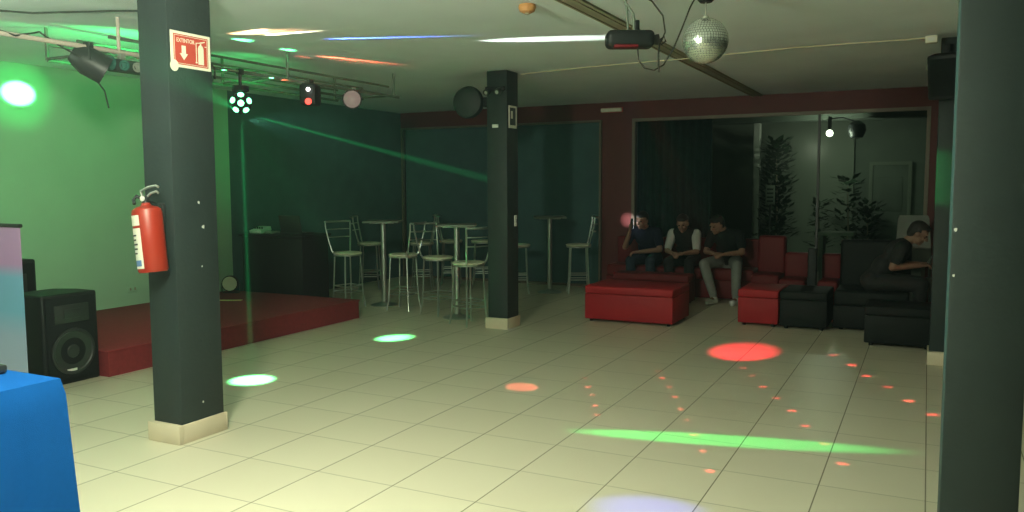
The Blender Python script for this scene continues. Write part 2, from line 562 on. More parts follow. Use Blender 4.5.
# ------------------------------------------------------------------ fire extinguisher and sign
ex = thing('fire_extinguisher', 'red fire extinguisher with cream label hung on the near left column', 'fire extinguisher', (-4.03, 3.315, 1.02))
ex.rotation_euler = (0, -.105, 0)
ex.location = (-4.025, 3.31, 1.05)
b = MB(); b.lathe([(0, 0), (.076, 0), (.084, .012), (.084, .345), (.079, .366), (.060, .380), (.030, .388), (.022, .405), (0, .405)], 32); b.obj('cylinder', M['extred'], ex)
b = MB()
def lab(z0, z1, a0, a1, r=.0852):
    return lambda u, v: Vector((r * math.cos(a0 + (a1 - a0) * u), r * math.sin(a0 + (a1 - a0) * u), z0 + (z1 - z0) * v))
b.grid(lab(.025, .26, PI * 1.12, PI * 1.60), 14, 2); b.obj('paper_label', M['label'], ex, 60)
b = MB(); b.grid(lab(.275, .335, PI * 1.12, PI * 1.60), 14, 2); b.obj('paper_label', M['label'], ex, 60)
b = MB(); b.grid(lab(.04, .075, PI * 1.28, PI * 1.55, .0858), 10, 1); b.obj('label_print', M['bluemark'], ex, 60)
for k in range(5):
    b = MB(); b.grid(lab(.11 + .026 * k, .12 + .026 * k, PI * 1.25, PI * (1.46 + .02 * (k % 3)), .0858), 8, 1); b.obj('label_print', M['charcoal'], ex, 60)
b = MB(); b.cyl((0, 0, .40), (0, 0, .445), .02); b.box((0, 0, .43), (.05, .03, .03), bev=.005); b.obj('valve', M['charcoal'], ex)
b = MB(); b.tube([(.02, 0, .44), (.05, 0, .455), (.10, 0, .462), (.115, 0, .45)], .007); b.tube([(-.02, 0, .445), (-.03, 0, .475), (.03, 0, .492), (.10, 0, .495), (.12, 0, .485)], .0075); b.obj('handle', M['steel'], ex)
b = MB(); b.tube([(-.02, 0, .43), (-.06, -.01, .45), (-.075, -.02, .43), (-.06, -.03, .405)], .01); b.obj('hose', M['charcoal'], ex)
b = MB(); b.lathe([(.0, 0), (.016, 0), (.016, .008), (0, .01)], 16, align((.005, -.02, .43), (0, -1, 0))); b.obj('gauge', M['white'], ex)
b = MB(); b.box((.02, .083, .30), (.04, .022, .2), rot=(0, .1, 0), bev=.003); b.tube([(.0, .07, .40), (0, .04, .41), (0, .0, .408)], .005); b.obj('bracket', M['charcoal'], ex)

sg = thing('sign', 'red and cream extinguisher sign with down arrow on the near left column', 'sign', (-3.954, 3.578, 2.35), PI / 2)
# local: +x = world +Y (to the photo's right), -y faces the room
def flat(poly, t, dep):
    return MB().prism(poly, dep, Matrix(((1, 0, 0, 0), (0, 0, -1, -t), (0, 1, 0, 0), (0, 0, 0, 1))))
def rect(x0, z0, x1, z1):
    return [(x0, z0), (x1, z0), (x1, z1), (x0, z1)]
flat(rect(-.148, -.104, .148, .104), .001, .003).obj('board', M['signcream'], sg, 0)
flat(rect(-.128, -.088, .128, .088), .004, .001).obj('red_field', M['signred'], sg, 0)
mb = MB()
for r_ in (rect(-.122, -.082, .122, -.0795), rect(-.122, .0795, .122, .082), rect(-.122, -.082, -.1195, .082), rect(.1195, -.082, .122, .082)):
    mb.prism(r_, .0008, Matrix(((1, 0, 0, 0), (0, 0, -1, -.005), (0, 1, 0, 0), (0, 0, 0, 1))))
mb.obj('border_line', M['signcream'], sg, 0)
flat([(-.055, -.060), (-.025, -.022), (-.040, -.022), (-.040, .024), (-.070, .024), (-.070, -.022), (-.085, -.022)], .005, .001).obj('arrow', M['signcream'], sg, 0)
mb = MB()
K = Matrix(((1, 0, 0, 0), (0, 0, -1, -.005), (0, 1, 0, 0), (0, 0, 0, 1)))
mb.prism([(.052, -.072), (.094, -.072), (.094, .022), (.088, .038), (.078, .044), (.078, .052), (.068, .052), (.068, .044), (.058, .038), (.052, .022)], .001, K)
mb.prism([(.062, .053), (.066, .060), (.106, .070), (.106, .064), (.080, .056)], .001, K)
mb.prism([(.036, -.06), (.041, -.06), (.041, .05), (.064, .054), (.064, .058), (.036, .054)], .001, K)
mb.prism(rect(.031, -.066, .046, -.060), .001, K)
mb.prism(rect(.104, .036, .116, .041), .001, K)
mb.obj('extinguisher_pictogram', M['signcream'], sg, 0)
tcv = bpy.data.curves.new('t', 'FONT'); tcv.body = 'EXTINTOR'; tcv.size = .034; tcv.align_x = 'CENTER'; tcv.extrude = .0006
to = bpy.data.objects.new('t', tcv); COL.objects.link(to)
bpy.context.view_layer.update()
dg = bpy.context.evaluated_depsgraph_get()
tm = bpy.data.meshes.new_from_object(to.evaluated_get(dg))
bpy.data.objects.remove(to)
tm.materials.clear(); tm.materials.append(M['signcream'])
to = bpy.data.objects.new('lettering', tm); COL.objects.link(to); to.parent = sg
to.matrix_local = Matrix(((.80, 0, 0, -.040), (0, 0, -1, -.0058), (0, 1.0, 0, .042), (0, 0, 0, 1)))
flat([(-.128 + .030 * math.cos(t), -.098 + .034 * math.sin(t)) for t in [k * PI / 8 for k in range(16)]], .0055, .002).obj('tape_blob', M['signcream'], sg, 0)

# ------------------------------------------------------------------ wall and column fittings
b = MB(); b.box((0, 0, 0), (.012, .12, .075), bev=.004)
ol = thing('wall_outlet', 'small outlet plate low on the green wall above the stage', 'outlet', (-7.943, 6.24, .40)); b.obj('plate', M['green'], ol)
for y in (-.03, .03):
    b = MB(); b.box((.007, y, 0), (.004, .02, .03), bev=.001); b.obj('socket', M['wood'], ol)
pl = thing('light_switch', 'pale switch plate on the middle column beside the far stools', 'switch', (-3.985, 7.95, 1.16))
b = MB(); b.box((.006, 0, 0), (.012, .05, .12), bev=.003); b.obj('plate', M['white'], pl)
b = MB(); b.box((.014, 0, 0), (.008, .022, .04), bev=.002); b.obj('rocker', M['steel'], pl)
nt_ = thing('notice_sign', 'small framed notice high on the right side of the middle column', 'sign', (-3.985, 7.89, 2.27))
b = MB()
for (y, z, sy, sz) in ((0, .105, .17, .02), (0, -.105, .17, .03), (-.08, 0, .012, .2), (.08, 0, .012, .2)):
    b.box((.005, y, z), (.01, sy, sz))
b.obj('border', M['label'], nt_, 0)
b = MB(); b.box((.003, 0, 0), (.005, .15, .2)); b.obj('dark_field', M['charcoal'], nt_, 0)
b = MB(); b.box((.007, -.02, .02), (.003, .04, .08)); b.obj('pictogram', M['label'], nt_, 0)
b = MB(); b.box((-4.12, 7.757, 2.17), (.07, .014, .035), bev=.004); tag(b.obj('sticker', M['white'], angle=0), 'tiny white sticker on the front of the middle column', 'sticker')
cs = thing('wall_spotlight', 'black twin spotlight on the front of the middle column near the ceiling', 'spotlight', (-4.105, 7.765, 2.555))
b = MB(); b.box((0, -.03, 0), (.22, .06, .05), bev=.01); b.obj('bar', M['black'], cs)
for x in (-.065, .065):
    b = MB(); b.lathe([(0, -.05), (.028, -.05), (.034, 0), (.034, .045), (.028, .045)], 16, align((x, -.08, -.03), (0, -1, -.4))); b.obj('lamp_head', M['charcoal'], cs)
    b = MB(); b.lathe([(0, .044), (.02, .044), (.018, .047), (0, .048)], 16, align((x, -.08, -.03), (0, -1, -.4))); b.obj('lens', M['steel'], cs)
# dark drum hung beside the middle column
fan = thing('wall_fan', 'dark round drum fan mounted left of the middle column', 'fan', (-4.225, 7.88, 2.44))
b = MB(); b.lathe([(0, -.09), (.10, -.09), (.16, -.05), (.175, .0), (.16, .05), (.12, .07), (0, .07)], 28, align((-.26, -.05, 0), (.15, -1, 0))); b.obj('housing', M['fan'], fan)
b = MB(); b.box((-.05, 0, 0), (.1, .06, .1), bev=.008); b.obj('bracket', M['black'], fan)
# small emergency lamp on the pillar
el = thing('emergency_lamp', 'narrow pale lamp strip at the top of the red pillar', 'lamp', (-4.17, 11.47, 2.63), .0)
b = MB(); b.box((0, 0, 0), (.32, .05, .055), bev=.012); b.obj('diffuser', M['label'], el)
b = MB(); b.box((0, .026, 0), (.34, .012, .07), bev=.003); b.obj('back_plate', M['signred'], el)

# speaker with bracket on the far right column
ws = thing('wall_speaker', 'black wall speaker high on the far right column near the ceiling', 'speaker', (.06, 7.80, 2.44), 0)
b = MB(); b.box((.04, -.14, -.02), (.24, .2, .36), rot=(.22, 0, -.25), bev=.02); b.obj('cabinet', M['black'], ws)
b = MB(); b.box((.018, -.245, -.045), (.20, .012, .30), rot=(.22, 0, -.25), bev=.004); b.obj('grille', M['blackmesh'], ws)
b = MB(); b.box((.04, -.03, .20), (.05, .06, .1), bev=.005); b.obj('bracket', M['black'], ws)
b = MB(); b.box((-.085, -.11, .06), (.05, .04, .05), bev=.006); b.obj('mount_knob', M['label'], ws)
jb = thing('junction_box', 'small cream junction box on the ceiling beside the far right column', 'box', (-.02, 7.66, ZC))
b = MB(); b.box((0, 0, -.03), (.09, .07, .06), bev=.008); b.obj('case', M['label'], jb)
b = MB(); b.box((0, -.037, -.03), (.05, .004, .03)); b.obj('cover', M['white'], jb, 0)
b = MB(); b.tube([(-3.98, 8.10, 2.742), (-3.1, 7.90, 2.738), (-2.1, 7.70, 2.718), (-1.1, 7.67, 2.74), (-.05, 7.65, 2.735)], .0055, 6); tag(b.obj('ceiling_cable', M['cream_cable']), 'thin cream cable crossing the ceiling from the middle column to the right', 'cable')
sd = thing('smoke_detector', 'round tan smoke detector on the ceiling at the top of the photo', 'smoke detector', (-2.44, 5.06, ZC))
b = MB(); b.lathe([(0, 0), (.055, 0), (.06, -.02), (.05, -.045), (.03, -.055), (0, -.056)], 24); b.obj('housing', M['orange'], sd)
b = MB(); b.lathe([(0, -.05), (.018, -.054), (.016, -.062), (0, -.063)], 16); b.obj('sensor_cap', M['wood'], sd)

# ------------------------------------------------------------------ lighting truss
tr = thing('lighting_truss', 'ceiling hung rack of pale rails carrying the stage lights', 'truss', (-5.2, 5.0, 0))
def rail(x, z, y0, y1, r, m):
    MB().cyl((x, y0, z), (x, y1, z), r, n=10).obj('rail', m, tr)
rail(0, 2.505, -3.2, -.70, .016, M['palemetal'])
rail(0, 2.505, -.70, 2.55, .014, M['dullsteel'])
rail(-.10, 2.62, -.94, 2.5, .011, M['dullsteel'])
rail(-.45, 2.62, -.94, 2.5, .011, M['dullsteel'])
rail(-.45, 2.505, -.94, 2.5, .013, M['dullsteel'])
rail(-.80, 2.62, -.94, 2.5, .011, M['dullsteel'])
rail(-.80, 2.505, -.94, 2.5, .013, M['dullsteel'])
for y in (-.94, .8, 2.45):
    for x in (0, -.8):
        b = MB(); b.cyl((x, y, 2.505), (x, y, ZC), .013, n=10); b.obj('hanger', M['palemetal'] if (y < 0 and x == 0) else M['dullsteel'], tr)
    b = MB(); b.cyl((0, y, 2.515), (-.8, y, 2.515), .011, n=10); b.obj('cross_bar', M['dullsteel'], tr)

# par can hanging on the truss left of the near column
pc = thing('par_light', 'dark drum stage light hanging from the rail left of the near column', 'stage light', (-5.2, 3.82, 2.505))
def par(root, d, R=.13, L=.22, lens=None, body=None):
    A = align((0, 0, -.10), d)
    MB().lathe([(0, -L / 2), (R * .55, -L / 2), (R * .8, -L * .3), (R, -L * .05), (R, L / 2), (R * .92, L / 2), (R * .9, L * .3)], 24, A).obj('can', body or M['charcoal'], root)
    MB().lathe([(0, L * .33), (R * .9, L * .33), (R * .8, L * .38), (0, L * .42)], 24, A).obj('lens', lens or M['steel'], root)
    x = Vector(A.col[0][:3])
    c = Vector((0, 0, -.10))
    MB().tube([c + x * (R + .012), c + x * (R + .012) + Vector((0, 0, .09)), Vector((0, 0, .03)) + x * .02, Vector((0, 0, .03)) - x * .02, c - x * (R + .012) + Vector((0, 0, .09)), c - x * (R + .012)], .008, 6).obj('yoke', M['charcoal'], root)
    MB().box((0, 0, .01), (.05, .05, .05), bev=.006).obj('clamp', M['charcoal'], root)
par(pc, (.5, .75, -.5), .10, .24)
lb = thing('laser_bar', 'dark multi-lens light bar with teal end hanging below the rail', 'stage light', (-5.2, 4.02, 2.505))
b = MB(); b.box((.02, .13, -.10), (.10, .34, .085), bev=.012); b.obj('housing', M['charcoal'], lb)
b = MB(); b.cyl((.02, -.22, -.085), (.02, -.04, -.09), .05, n=20); b.obj('end_drum', M['teal'], lb)
b = MB(); b.lathe([(.05, 0), (.056, 0), (.056, .012), (.045, .012), (.045, 0)], 20, align((.02, -.22, -.085), (0, -1, 0))); b.obj('ring', M['black'], lb)
for k in range(3):
    A = align((.07, .02 + .11 * k, -.10), (1, -.3, -.1))
    b = MB(); b.lathe([(0, 0), (.034, 0), (.036, .014), (.024, .014), (.020, .004), (0, .006)], 20, A); b.obj('lens', M['steel'] if k else M['teal'], lb)
b = MB(); b.box((.0, .06, -.03), (.03, .05, .08), bev=.004); b.obj('clamp', M['steel'], lb)
b = MB(); b.tube([(-5.2, 2.9, 2.53), (-5.23, 3.1, 2.55), (-5.18, 3.3, 2.50), (-5.24, 3.5, 2.56), (-5.2, 3.62, 2.48), (-5.16, 3.74, 2.42), (-5.19, 3.85, 2.3), (-5.2, 3.93, 2.22), (-5.19, 3.95, 2.10)], .006, 6)
tag(b.obj('power_cable', M['cable']), 'black cable tangled along the left rail and dangling below the lights', 'cable')
b = MB(); b.tube([(-5.4, 2.7, 2.60), (-5.75, 3.35, 2.735), (-5.45, 3.6, 2.72), (-5.0, 3.85, 2.735), (-4.5, 4.1, 2.738)], .007, 6)
tag(b.obj('power_cable', M['cable']), 'dark cable running across the ceiling at the upper left corner', 'cable')

# small lamp with a blue lens beside the sign
bl = thing('par_light', 'small dark stage light with a blue lens just right of the extinguisher sign', 'stage light', (-5.2, 4.86, 2.505))
par(bl, (.7, -.9, -.3), .05, .12, E_blue)
# rotating ball lamp with green lenses
gb = thing('ball_light', 'dark ball shaped effect light with glowing green lenses', 'stage light', (-5.2, 5.22, 2.505))
b = MB(); b.lathe([(0, -.12), (.07, -.12), (.07, -.16), (.05, -.17), (0, -.17)], 24); b.obj('motor_base', M['black'], gb)
b = MB(); b.cyl((0, 0, .01), (0, 0, -.13), .014); b.box((0, 0, .0), (.05, .05, .05), bev=.006); b.obj('stem', M['charcoal'], gb)
b = MB(); b.sph((0, 0, -.26), .092, 28, 18); b.obj('ball', M['black'], gb)
view = Vector((5.2, -5.3, -.75)).normalized()
sx = Vector((.71, .70, 0)).normalized()
sy = sx.cross(view) * -1
lensdirs = [view]
for k in range(5):
    a = k * 2 * PI / 5 + .3
    lensdirs.append((view * .66 + sx * .75 * math.cos(a) + sy * .75 * math.sin(a)).normalized())
for k, d in enumerate(lensdirs):
    b = MB(); b.lathe([(0, 0), (.024, 0), (.026, .008), (.0, .014)], 16, align(Vector((0, 0, -.26)) + d * .087, d)); b.obj('lens', E_green, gb)
# scanner with a white and a red lens
sc = thing('scanner_light', 'dark stage light with one white and one red lens on the far rail', 'stage light', (-5.2, 6.10, 2.505))
b = MB(); b.box((0, 0, -.11), (.16, .20, .20), rot=(0, 0, .4), bev=.03); b.obj('housing', M['black'], sc)
b = MB(); b.box((0, 0, -.0), (.05, .05, .06), bev=.006); b.obj('clamp', M['charcoal'], sc)
vd = Vector((5.3, -6.1, -.8)).normalized()
b = MB(); b.lathe([(0, -.02), (.017, -.02), (.018, .01), (0, .014)], 16, align(Vector((-.01, -.02, -.06)) + vd * .125, vd)); b.obj('lens', E_white, sc)
b = MB(); b.lathe([(0, -.05), (.026, -.05), (.030, .01), (0, .016)], 16, align(Vector((-.01, -.02, -.17)) + vd * .115, vd)); b.obj('red_lens', E_red, sc)
# round pale lamp
rl = thing('globe_lamp', 'small round pale lamp hanging at the far end of the rail', 'lamp', (-5.2, 6.75, 2.505))
b = MB(); b.cyl((0, 0, .0), (0, 0, -.02), .01); b.box((0, 0, .0), (.04, .04, .05), bev=.005); b.obj('stem', M['steel'], rl)
b = MB(); b.lathe([(0, -.07), (.05, -.07), (.095, -.01), (.10, .03), (.09, .03)], 24, align((-.02, 0, -.09), vd)); b.obj('housing', M['black'], rl)
b = MB(); b.sph((-.02, 0, -.09) , .085, 24, 14); o = b.obj('globe', E_warm, rl)
o.location = vd * .03
M['globe'] = None

# hanging effect light on the right
hl = thing('effect_light', 'black bar shaped effect light hanging from the ceiling left of the disco ball', 'stage light', (-1.70, 5.0, 2.45), .46)
b = MB(); b.box((0, 0, 0), (.30, .16, .105), bev=.035, seg=4); b.obj('housing', M['black'], hl)
b = MB(); b.box((-.03, -.04, -.048), (.15, .08, .016), bev=.005); b.obj('lens_strip', M['shadedvinyl'], hl)
b = MB(); b.lathe([(0, 0), (.03, 0), (.035, .03), (.02, .035), (0, .03)], 16, align((.15, 0, 0), (1, 0, 0))); b.obj('end_knob', M['charcoal'], hl)
b = MB(); b.tube([(-.01, 0, .05), (-.02, 0, .18), (-.03, 0, .30)], .007); b.tube([(.03, 0, .05), (.02, 0, .16), (-.03, 0, .23), (-.05, 0, .30)], .009); b.obj('bracket', M['dullsteel'], hl)
b = MB(); b.box((.045, 0, .085), (.03, .03, .07), bev=.006); b.obj('clamp', M['black'], hl)
def W(x, dy, z):
    """a point near the hanging light: x right of it along its bar, z height"""
    c, s = math.cos(.46), math.sin(.46)
    return (-1.70 + c * x - s * dy, 5.0 + s * x + c * dy, z)
b = MB(); b.tube([W(-.02, .02, 2.745), W(.05, .02, 2.74), W(.14, .02, 2.69), W(.21, .02, 2.60), W(.225, .02, 2.50), W(.20, .02, 2.44), W(.17, .02, 2.45), W(.05, .03, 2.52), W(.03, .03, 2.60)], .005, 6)
tag(b.obj('power_cable', M['cable']), 'black cable looping from the ceiling to the bar shaped effect light', 'cable')
b = MB(); b.tube([W(.13, 0, 2.44), W(.17, 0, 2.45), W(.20, 0, 2.42), W(.225, 0, 2.44), W(.215, 0, 2.47), W(.19, 0, 2.45), W(.18, 0, 2.36), W(.185, 0, 2.25)], .006, 6)
tag(b.obj('power_cable', M['cable']), 'short black plug lead hanging down from the bar shaped effect light', 'cable')
b = MB(); b.tube([W(.055, .03, 2.40), W(.06, .03, 2.33), W(.10, .03, 2.28), W(.16, .03, 2.265), W(.22, .03, 2.30), W(.28, .03, 2.40), W(.33, .03, 2.52), W(.38, .03, 2.65), W(.43, .03, 2.745)], .005, 6)
tag(b.obj('power_cable', M['cable']), 'black cable drooping between the effect light and the disco ball', 'cable')

# ------------------------------------------------------------------ disco ball
db = thing('disco_ball', 'large mirrored disco ball hanging from the ceiling', 'disco ball', (-1.225, 5.0, 2.405))
b = MB(); b.sph((0, 0, 0), .130, 32, 20); b.obj('core', M['charcoal'], db)
b = MB()
rows_ = 26
for i in range(rows_):
    th0, th1 = PI * i / rows_ + .008, PI * (i + 1) / rows_ - .008
    thm = (th0 + th1) / 2
    n = max(4, int(2 * PI * math.sin(thm) / (PI / rows_)))
    for j in range(n):
        p0, p1 = 2 * PI * j / n + .01, 2 * PI * (j + 1) / n - .01
        c = Vector((math.sin(thm) * math.cos((p0 + p1) / 2), math.sin(thm) * math.sin((p0 + p1) / 2), math.cos(thm)))
        jx = Vector((random.gauss(0, 1), random.gauss(0, 1), random.gauss(0, 1))) * .025
        nn = (c + jx).normalized()
        q = []
        for th, ph in ((th0, p0), (th1, p0), (th1, p1), (th0, p1)):
            v = Vector((math.sin(th) * math.cos(ph), math.sin(th) * math.sin(ph), math.cos(th))) * .135
            v = v - nn * ((v - c * .135).dot(nn))
            q.append(b.bm.verts.new(v))
        b.bm.faces.new(q)
o = b.obj('mirror_facets', M['mirror'], db, 0)
b = MB(); b.cyl((0, 0, .13), (0, 0, .25), .004, n=8); b.lathe([(0, .125), (.02, .125), (.018, .145), (0, .146)], 12); b.obj('hanging_rod', M['steel'], db)
b = MB(); b.lathe([(0, .225), (.035, .225), (.05, .24), (.05, .335), (0, .345)], 20); b.obj('motor', M['black'], db)

# ------------------------------------------------------------------ bar stools and tables
def make_stool(label):
    t = thing('bar_stool', label, 'stool', (0, 0, 0), 0, 'chrome bar stools')
    MB().lathe([(0, .672), (.165, .672), (.180, .680), (.183, .692), (.172, .702), (.10, .708), (0, .708)], 28).obj('seat', M['cream'], t)
    MB().tube([(.168 * math.cos(k * PI / 12), .168 * math.sin(k * PI / 12), .664) for k in range(24)], .009, 6, True).obj('seat_ring', M['chrome'], t)
    for sx in (-1, 1):
        for sy in (-1, 1):
            MB().tube([(sx * .115, sy * .115, .668), (sx * .125, sy * .125, .40), (sx * .135, sy * .135, .15), (sx * .155, sy * .155, .0)], .0105, 8).obj('leg', M['chrome'], t)
    for z, q in ((.20, .133), (.27, .130)):
        MB().tube([(q, q, z), (-q, q, z), (-q, -q, z), (q, -q, z)], .008, 6, True).obj('footrest', M['chrome'], t)
    # backrest: at +y, the sitter faces -y
    for s in (-1, 1):
        MB().tube([(s * .115, .115, .665), (s * .14, .145, .72), (s * .165, .175, .85), (s * .185, .205, 1.0), (s * .19, .21, 1.085)], .0105, 8).obj('back_post', M['chrome'], t)
    for z, y0, w, r in ((1.085, .21, .19, .0125), (.985, .20, .183, .007), (.885, .183, .17, .007)):
        MB().tube([(w * math.sin(a), y0 + .06 * math.cos(a) * 1.0 - .0, z) if abs(a) < 1.56 else (w * math.sin(a), y0, z) for a in [-PI / 2 + PI * k / 12 for k in range(13)]], r, 8).obj('back_rail', M['chrome'], t)
    return t
RT = math.radians(27)
# facing vectors: rz rotates the sitter's forward (-y)
R_right = PI / 2 + RT        # faces photo right
R_left = -PI / 2 + RT        # faces photo left
s0 = make_stool('chrome bar stool nearest the stage end, left of the first bar table')
s0.location = (-6.60, 8.38, 0); s0.rotation_euler = (0, 0, math.radians(72))
dup(s0, (-5.80, 8.46, 0), math.radians(-85), 'chrome bar stool on the right of the bar table nearer the stage')
dup(s0, (-5.20, 8.31, 0), math.radians(76), 'chrome bar stool on the left of the bar table beside the middle column')
dup(s0, (-4.52, 7.86, 0), math.radians(-112), 'chrome bar stool directly beside the middle column, closest to the dance floor')
dup(s0, (-7.42, 9.95, 0), R_right, 'dim bar stool against the dark back corner, behind the first bar table')
dup(s0, (-6.72, 10.3, 0), R_left, 'dim bar stool in the gap behind the two bar tables')
dup(s0, (-6.58, 10.9, 0), R_right, 'dim bar stool behind the bar table beside the middle column')
dup(s0, (-6.10, 11.05, 0), R_left, 'dim bar stool farthest back behind the stool beside the middle column')
dup(s0, (-4.43, 10.86, 0), R_left, 'dim bar stool standing just left of the red pillar')
dup(s0, (-5.22, 10.5, 0), R_right, 'dim bar stool seen just right of the middle column')
M['tabletop'] = mat('grey_laminate', (.16, .18, .15), .5, var=.08)
def make_table(label):
    t = thing('bar_table', label, 'table', (0, 0, 0), 0, 'tall bar tables')
    MB().box((0, 0, 1.085), (.46, .46, .026), bev=.01).obj('tabletop', M['tabletop'], t)
    MB().box((0, 0, 1.068), (.30, .30, .012), bev=.003).obj('top_plate', M['chrome'], t)
    MB().cyl((0, 0, .03), (0, 0, 1.065), .034, n=20).obj('pole', M['chrome'], t)
    MB().lathe([(0, 0), (.17, 0), (.175, .008), (.15, .018), (.06, .035), (.045, .05), (0, .05)], 32).obj('base', M['chrome'], t)
    return t
t0 = make_table('tall chrome bar table between two stools at the stage end')
t0.location = (-6.24, 8.66, 0); t0.rotation_euler = (0, 0, RT)
dup(t0, (-4.87, 8.20, 0), RT, 'tall chrome bar table beside the middle column')
dup(t0, (-4.82, 10.72, 0), RT, 'dim tall bar table seen between the middle column and red pillar')

# ------------------------------------------------------------------ ottomans and sofas
def ottoman(label, x0, x1, y0, y1, h, m, group=None, cat='ottoman', name='ottoman'):
    t = thing(name, label, cat, ((x0 + x1) / 2, (y0 + y1) / 2, 0), 0, group)
    w, d = x1 - x0, y1 - y0
    mb = MB(); mb.box((0, 0, (h - .09 + .03) / 2 + .0), (w, d, h - .12), bev=.012); mb.obj('body', m, t)
    mb = MB(); mb.box((0, 0, h - .045), (w + .002, d + .002, .09), bev=.018, seg=3); mb.obj('cushion', m, t)
    for sx in (-1, 1):
        for sy in (-1, 1):
            mb = MB(); mb.cyl((sx * (w / 2 - .06), sy * (d / 2 - .06), 0), (sx * (w / 2 - .06), sy * (d / 2 - .06), .035), .02, n=10); mb.obj('foot', M['black'], t)
    return t
ottoman('long bright red ottoman nearest the dance floor, in front of the seated group', -3.44, -2.42, 8.62, 9.32, .41, M['vinyl'])
ottoman('dim red ottoman directly behind the long bright red one', -3.70, -2.68, 10.27, 10.60, .385, M['shadedvinyl'])
ottoman('bright red cube ottoman touching the black cube ottoman', -1.825, -1.395, 9.10, 9.75, .40, M['vinyl'])
ottoman('black cube ottoman touching the bright red cube', -1.375, -.90, 9.07, 9.72, .405, M['blackvinyl'])
ottoman('low black ottoman beside the far right column', -.50, .10, 8.44, 8.98, .385, M['blackvinyl'])

def sofa(label, x0, x1, y0, y1, ys, hs, hb, m, arms=(True, True), name='sofa'):
    """back along y1; seat front at y0; backrest front at ys"""
    t = thing(name, label, name, ((x0 + x1) / 2, (y0 + y1) / 2, 0))
    w = x1 - x0
    cy = (y0 + y1) / 2
    mb = MB(); mb.box((0, 0, .14), (w, y1 - y0, .24), bev=.012); mb.obj('base', m, t)
    n = max(1, round(w / .7))
    for k in range(n):
        mb = MB(); mb.box((-w / 2 + w * (k + .5) / n, (y0 + ys) / 2 - cy, (.26 + hs) / 2), (w / n - .01, ys - y0, hs - .26), bev=.03, seg=3); mb.obj('seat_cushion', m, t)
        mb = MB(); mb.box((-w / 2 + w * (k + .5) / n, (ys + y1) / 2 - cy, (hs + hb) / 2 - .05), (w / n - .01, y1 - ys, hb - hs + .1), bev=.035, seg=3); mb.obj('back_cushion', m, t)
    for sx, on in zip((-1, 1), arms):
        if on:
            mb = MB(); mb.box((sx * (w / 2 + .07), 0, .29), (.14, y1 - y0, .54), bev=.035, seg=3); mb.obj('armrest', m, t)
    for sx in (-1, 1):
        for sy in (-1, 1):
            mb = MB(); mb.cyl((sx * (w / 2 - .08), sy * ((y1 - y0) / 2 - .08), 0), (sx * (w / 2 - .08), sy * ((y1 - y0) / 2 - .08), .03), .022, n=10); mb.obj('foot', M['black'], t)
    return t
sofa('long red sofa under the window with three people seated', -4.05, -2.0, 10.96, 11.55, 11.40, .42, .80, M['shadedvinyl'], (False, False))
sofa('red high-backed armchair between the seated group and the low red armchairs', -1.95, -1.60, 10.45, 11.10, 10.92, .42, .88, M['shadedvinyl'], (False, False), 'armchair')
sofa('low red armchair directly left of the dark gap under the window', -1.58, -1.27, 10.25, 10.85, 10.68, .40, .69, M['shadedvinyl'], (False, False), 'armchair')
sofa('low red armchair between the dark gap and the black sofa', -1.14, -.90, 10.25, 10.85, 10.68, .40, .69, M['shadedvinyl'], (False, False), 'armchair')
sofa('black sofa on the right with one person seated', -.86, -.13, 9.25, 10.05, 9.88, .42, .92, M['blackvinyl'], (False, False))
# black flower stand in the gap between the low red armchairs
bt = thing('post_stand', 'slim black post stand between the two low red armchairs', 'stand', (-1.205, 10.35, 0))
b = MB(); b.box((0, 0, .39), (.10, .10, .78), bev=.01); b.obj('post', M['black'], bt)
b = MB(); b.box((0, 0, .01), (.11, .2, .02), bev=.004); b.obj('base', M['black'], bt)
# pale chair behind the black sofa
ch = thing('chair', 'pale plastic chair behind the black sofa at right', 'chair', (-.10, 10.45, 0), .15)
b = MB(); b.prism([(-.20, 0), (.20, 0), (.165, .52), (.15, .55), (-.15, .55), (-.165, .52)], .02, Matrix(((1, 0, 0, 0), (0, .12, -1, .22), (0, 1, .12, .62), (0, 0, 0, 1)))); b.obj('backrest', M['dullpale'], ch)
b = MB(); b.box((0, 0, .44), (.42, .42, .03), bev=.012); b.obj('seat', M['dullpale'], ch)
for sx in (-1, 1):
    for sy in (-1, 1):
        b = MB(); b.tube([(sx * .18, sy * .18, .43), (sx * .20, sy * .20, 0)], .017); b.obj('leg', M['dullpale'], ch)
    b = MB(); b.tube([(sx * .18, .19, .43), (sx * .18, .21, .65)], .015); b.obj('back_post', M['dullpale'], ch)

# ------------------------------------------------------------------ people
def capsule(mb, a, c, ra, rb, n=14):
    a, c = Vector(a), Vector(c)
    mb.tube([a, c], [ra, rb], n)
    mb.sph(a, ra, n, 8)
    mb.sph(c, rb, n, 8)

def fuse(mb, name, m, parent, voxel, smooth=6):
    bmesh.ops.recalc_face_normals(mb.bm, faces=mb.bm.faces)
    me = bpy.data.meshes.new('tmp')
    mb.bm.to_mesh(me); mb.bm.free()
    o = bpy.data.objects.new('tmp', me); COL.objects.link(o)
    r = o.modifiers.new('r', 'REMESH'); r.mode = 'VOXEL'; r.voxel_size = voxel
    s = o.modifiers.new('s', 'SMOOTH'); s.factor = .5; s.iterations = smooth
    bpy.context.view_layer.update()
    dg = bpy.context.evaluated_depsgraph_get()
    out = bpy.data.meshes.new_from_object(o.evaluated_get(dg))
    bpy.data.objects.remove(o); bpy.data.meshes.remove(me)
    out.name = name
    out.materials.clear(); out.materials.append(m)
    out.shade_smooth()
    q = bpy.data.objects.new(name, out); COL.objects.link(q); q.parent = parent
    return q

def V(*a):
    return Vector(a)

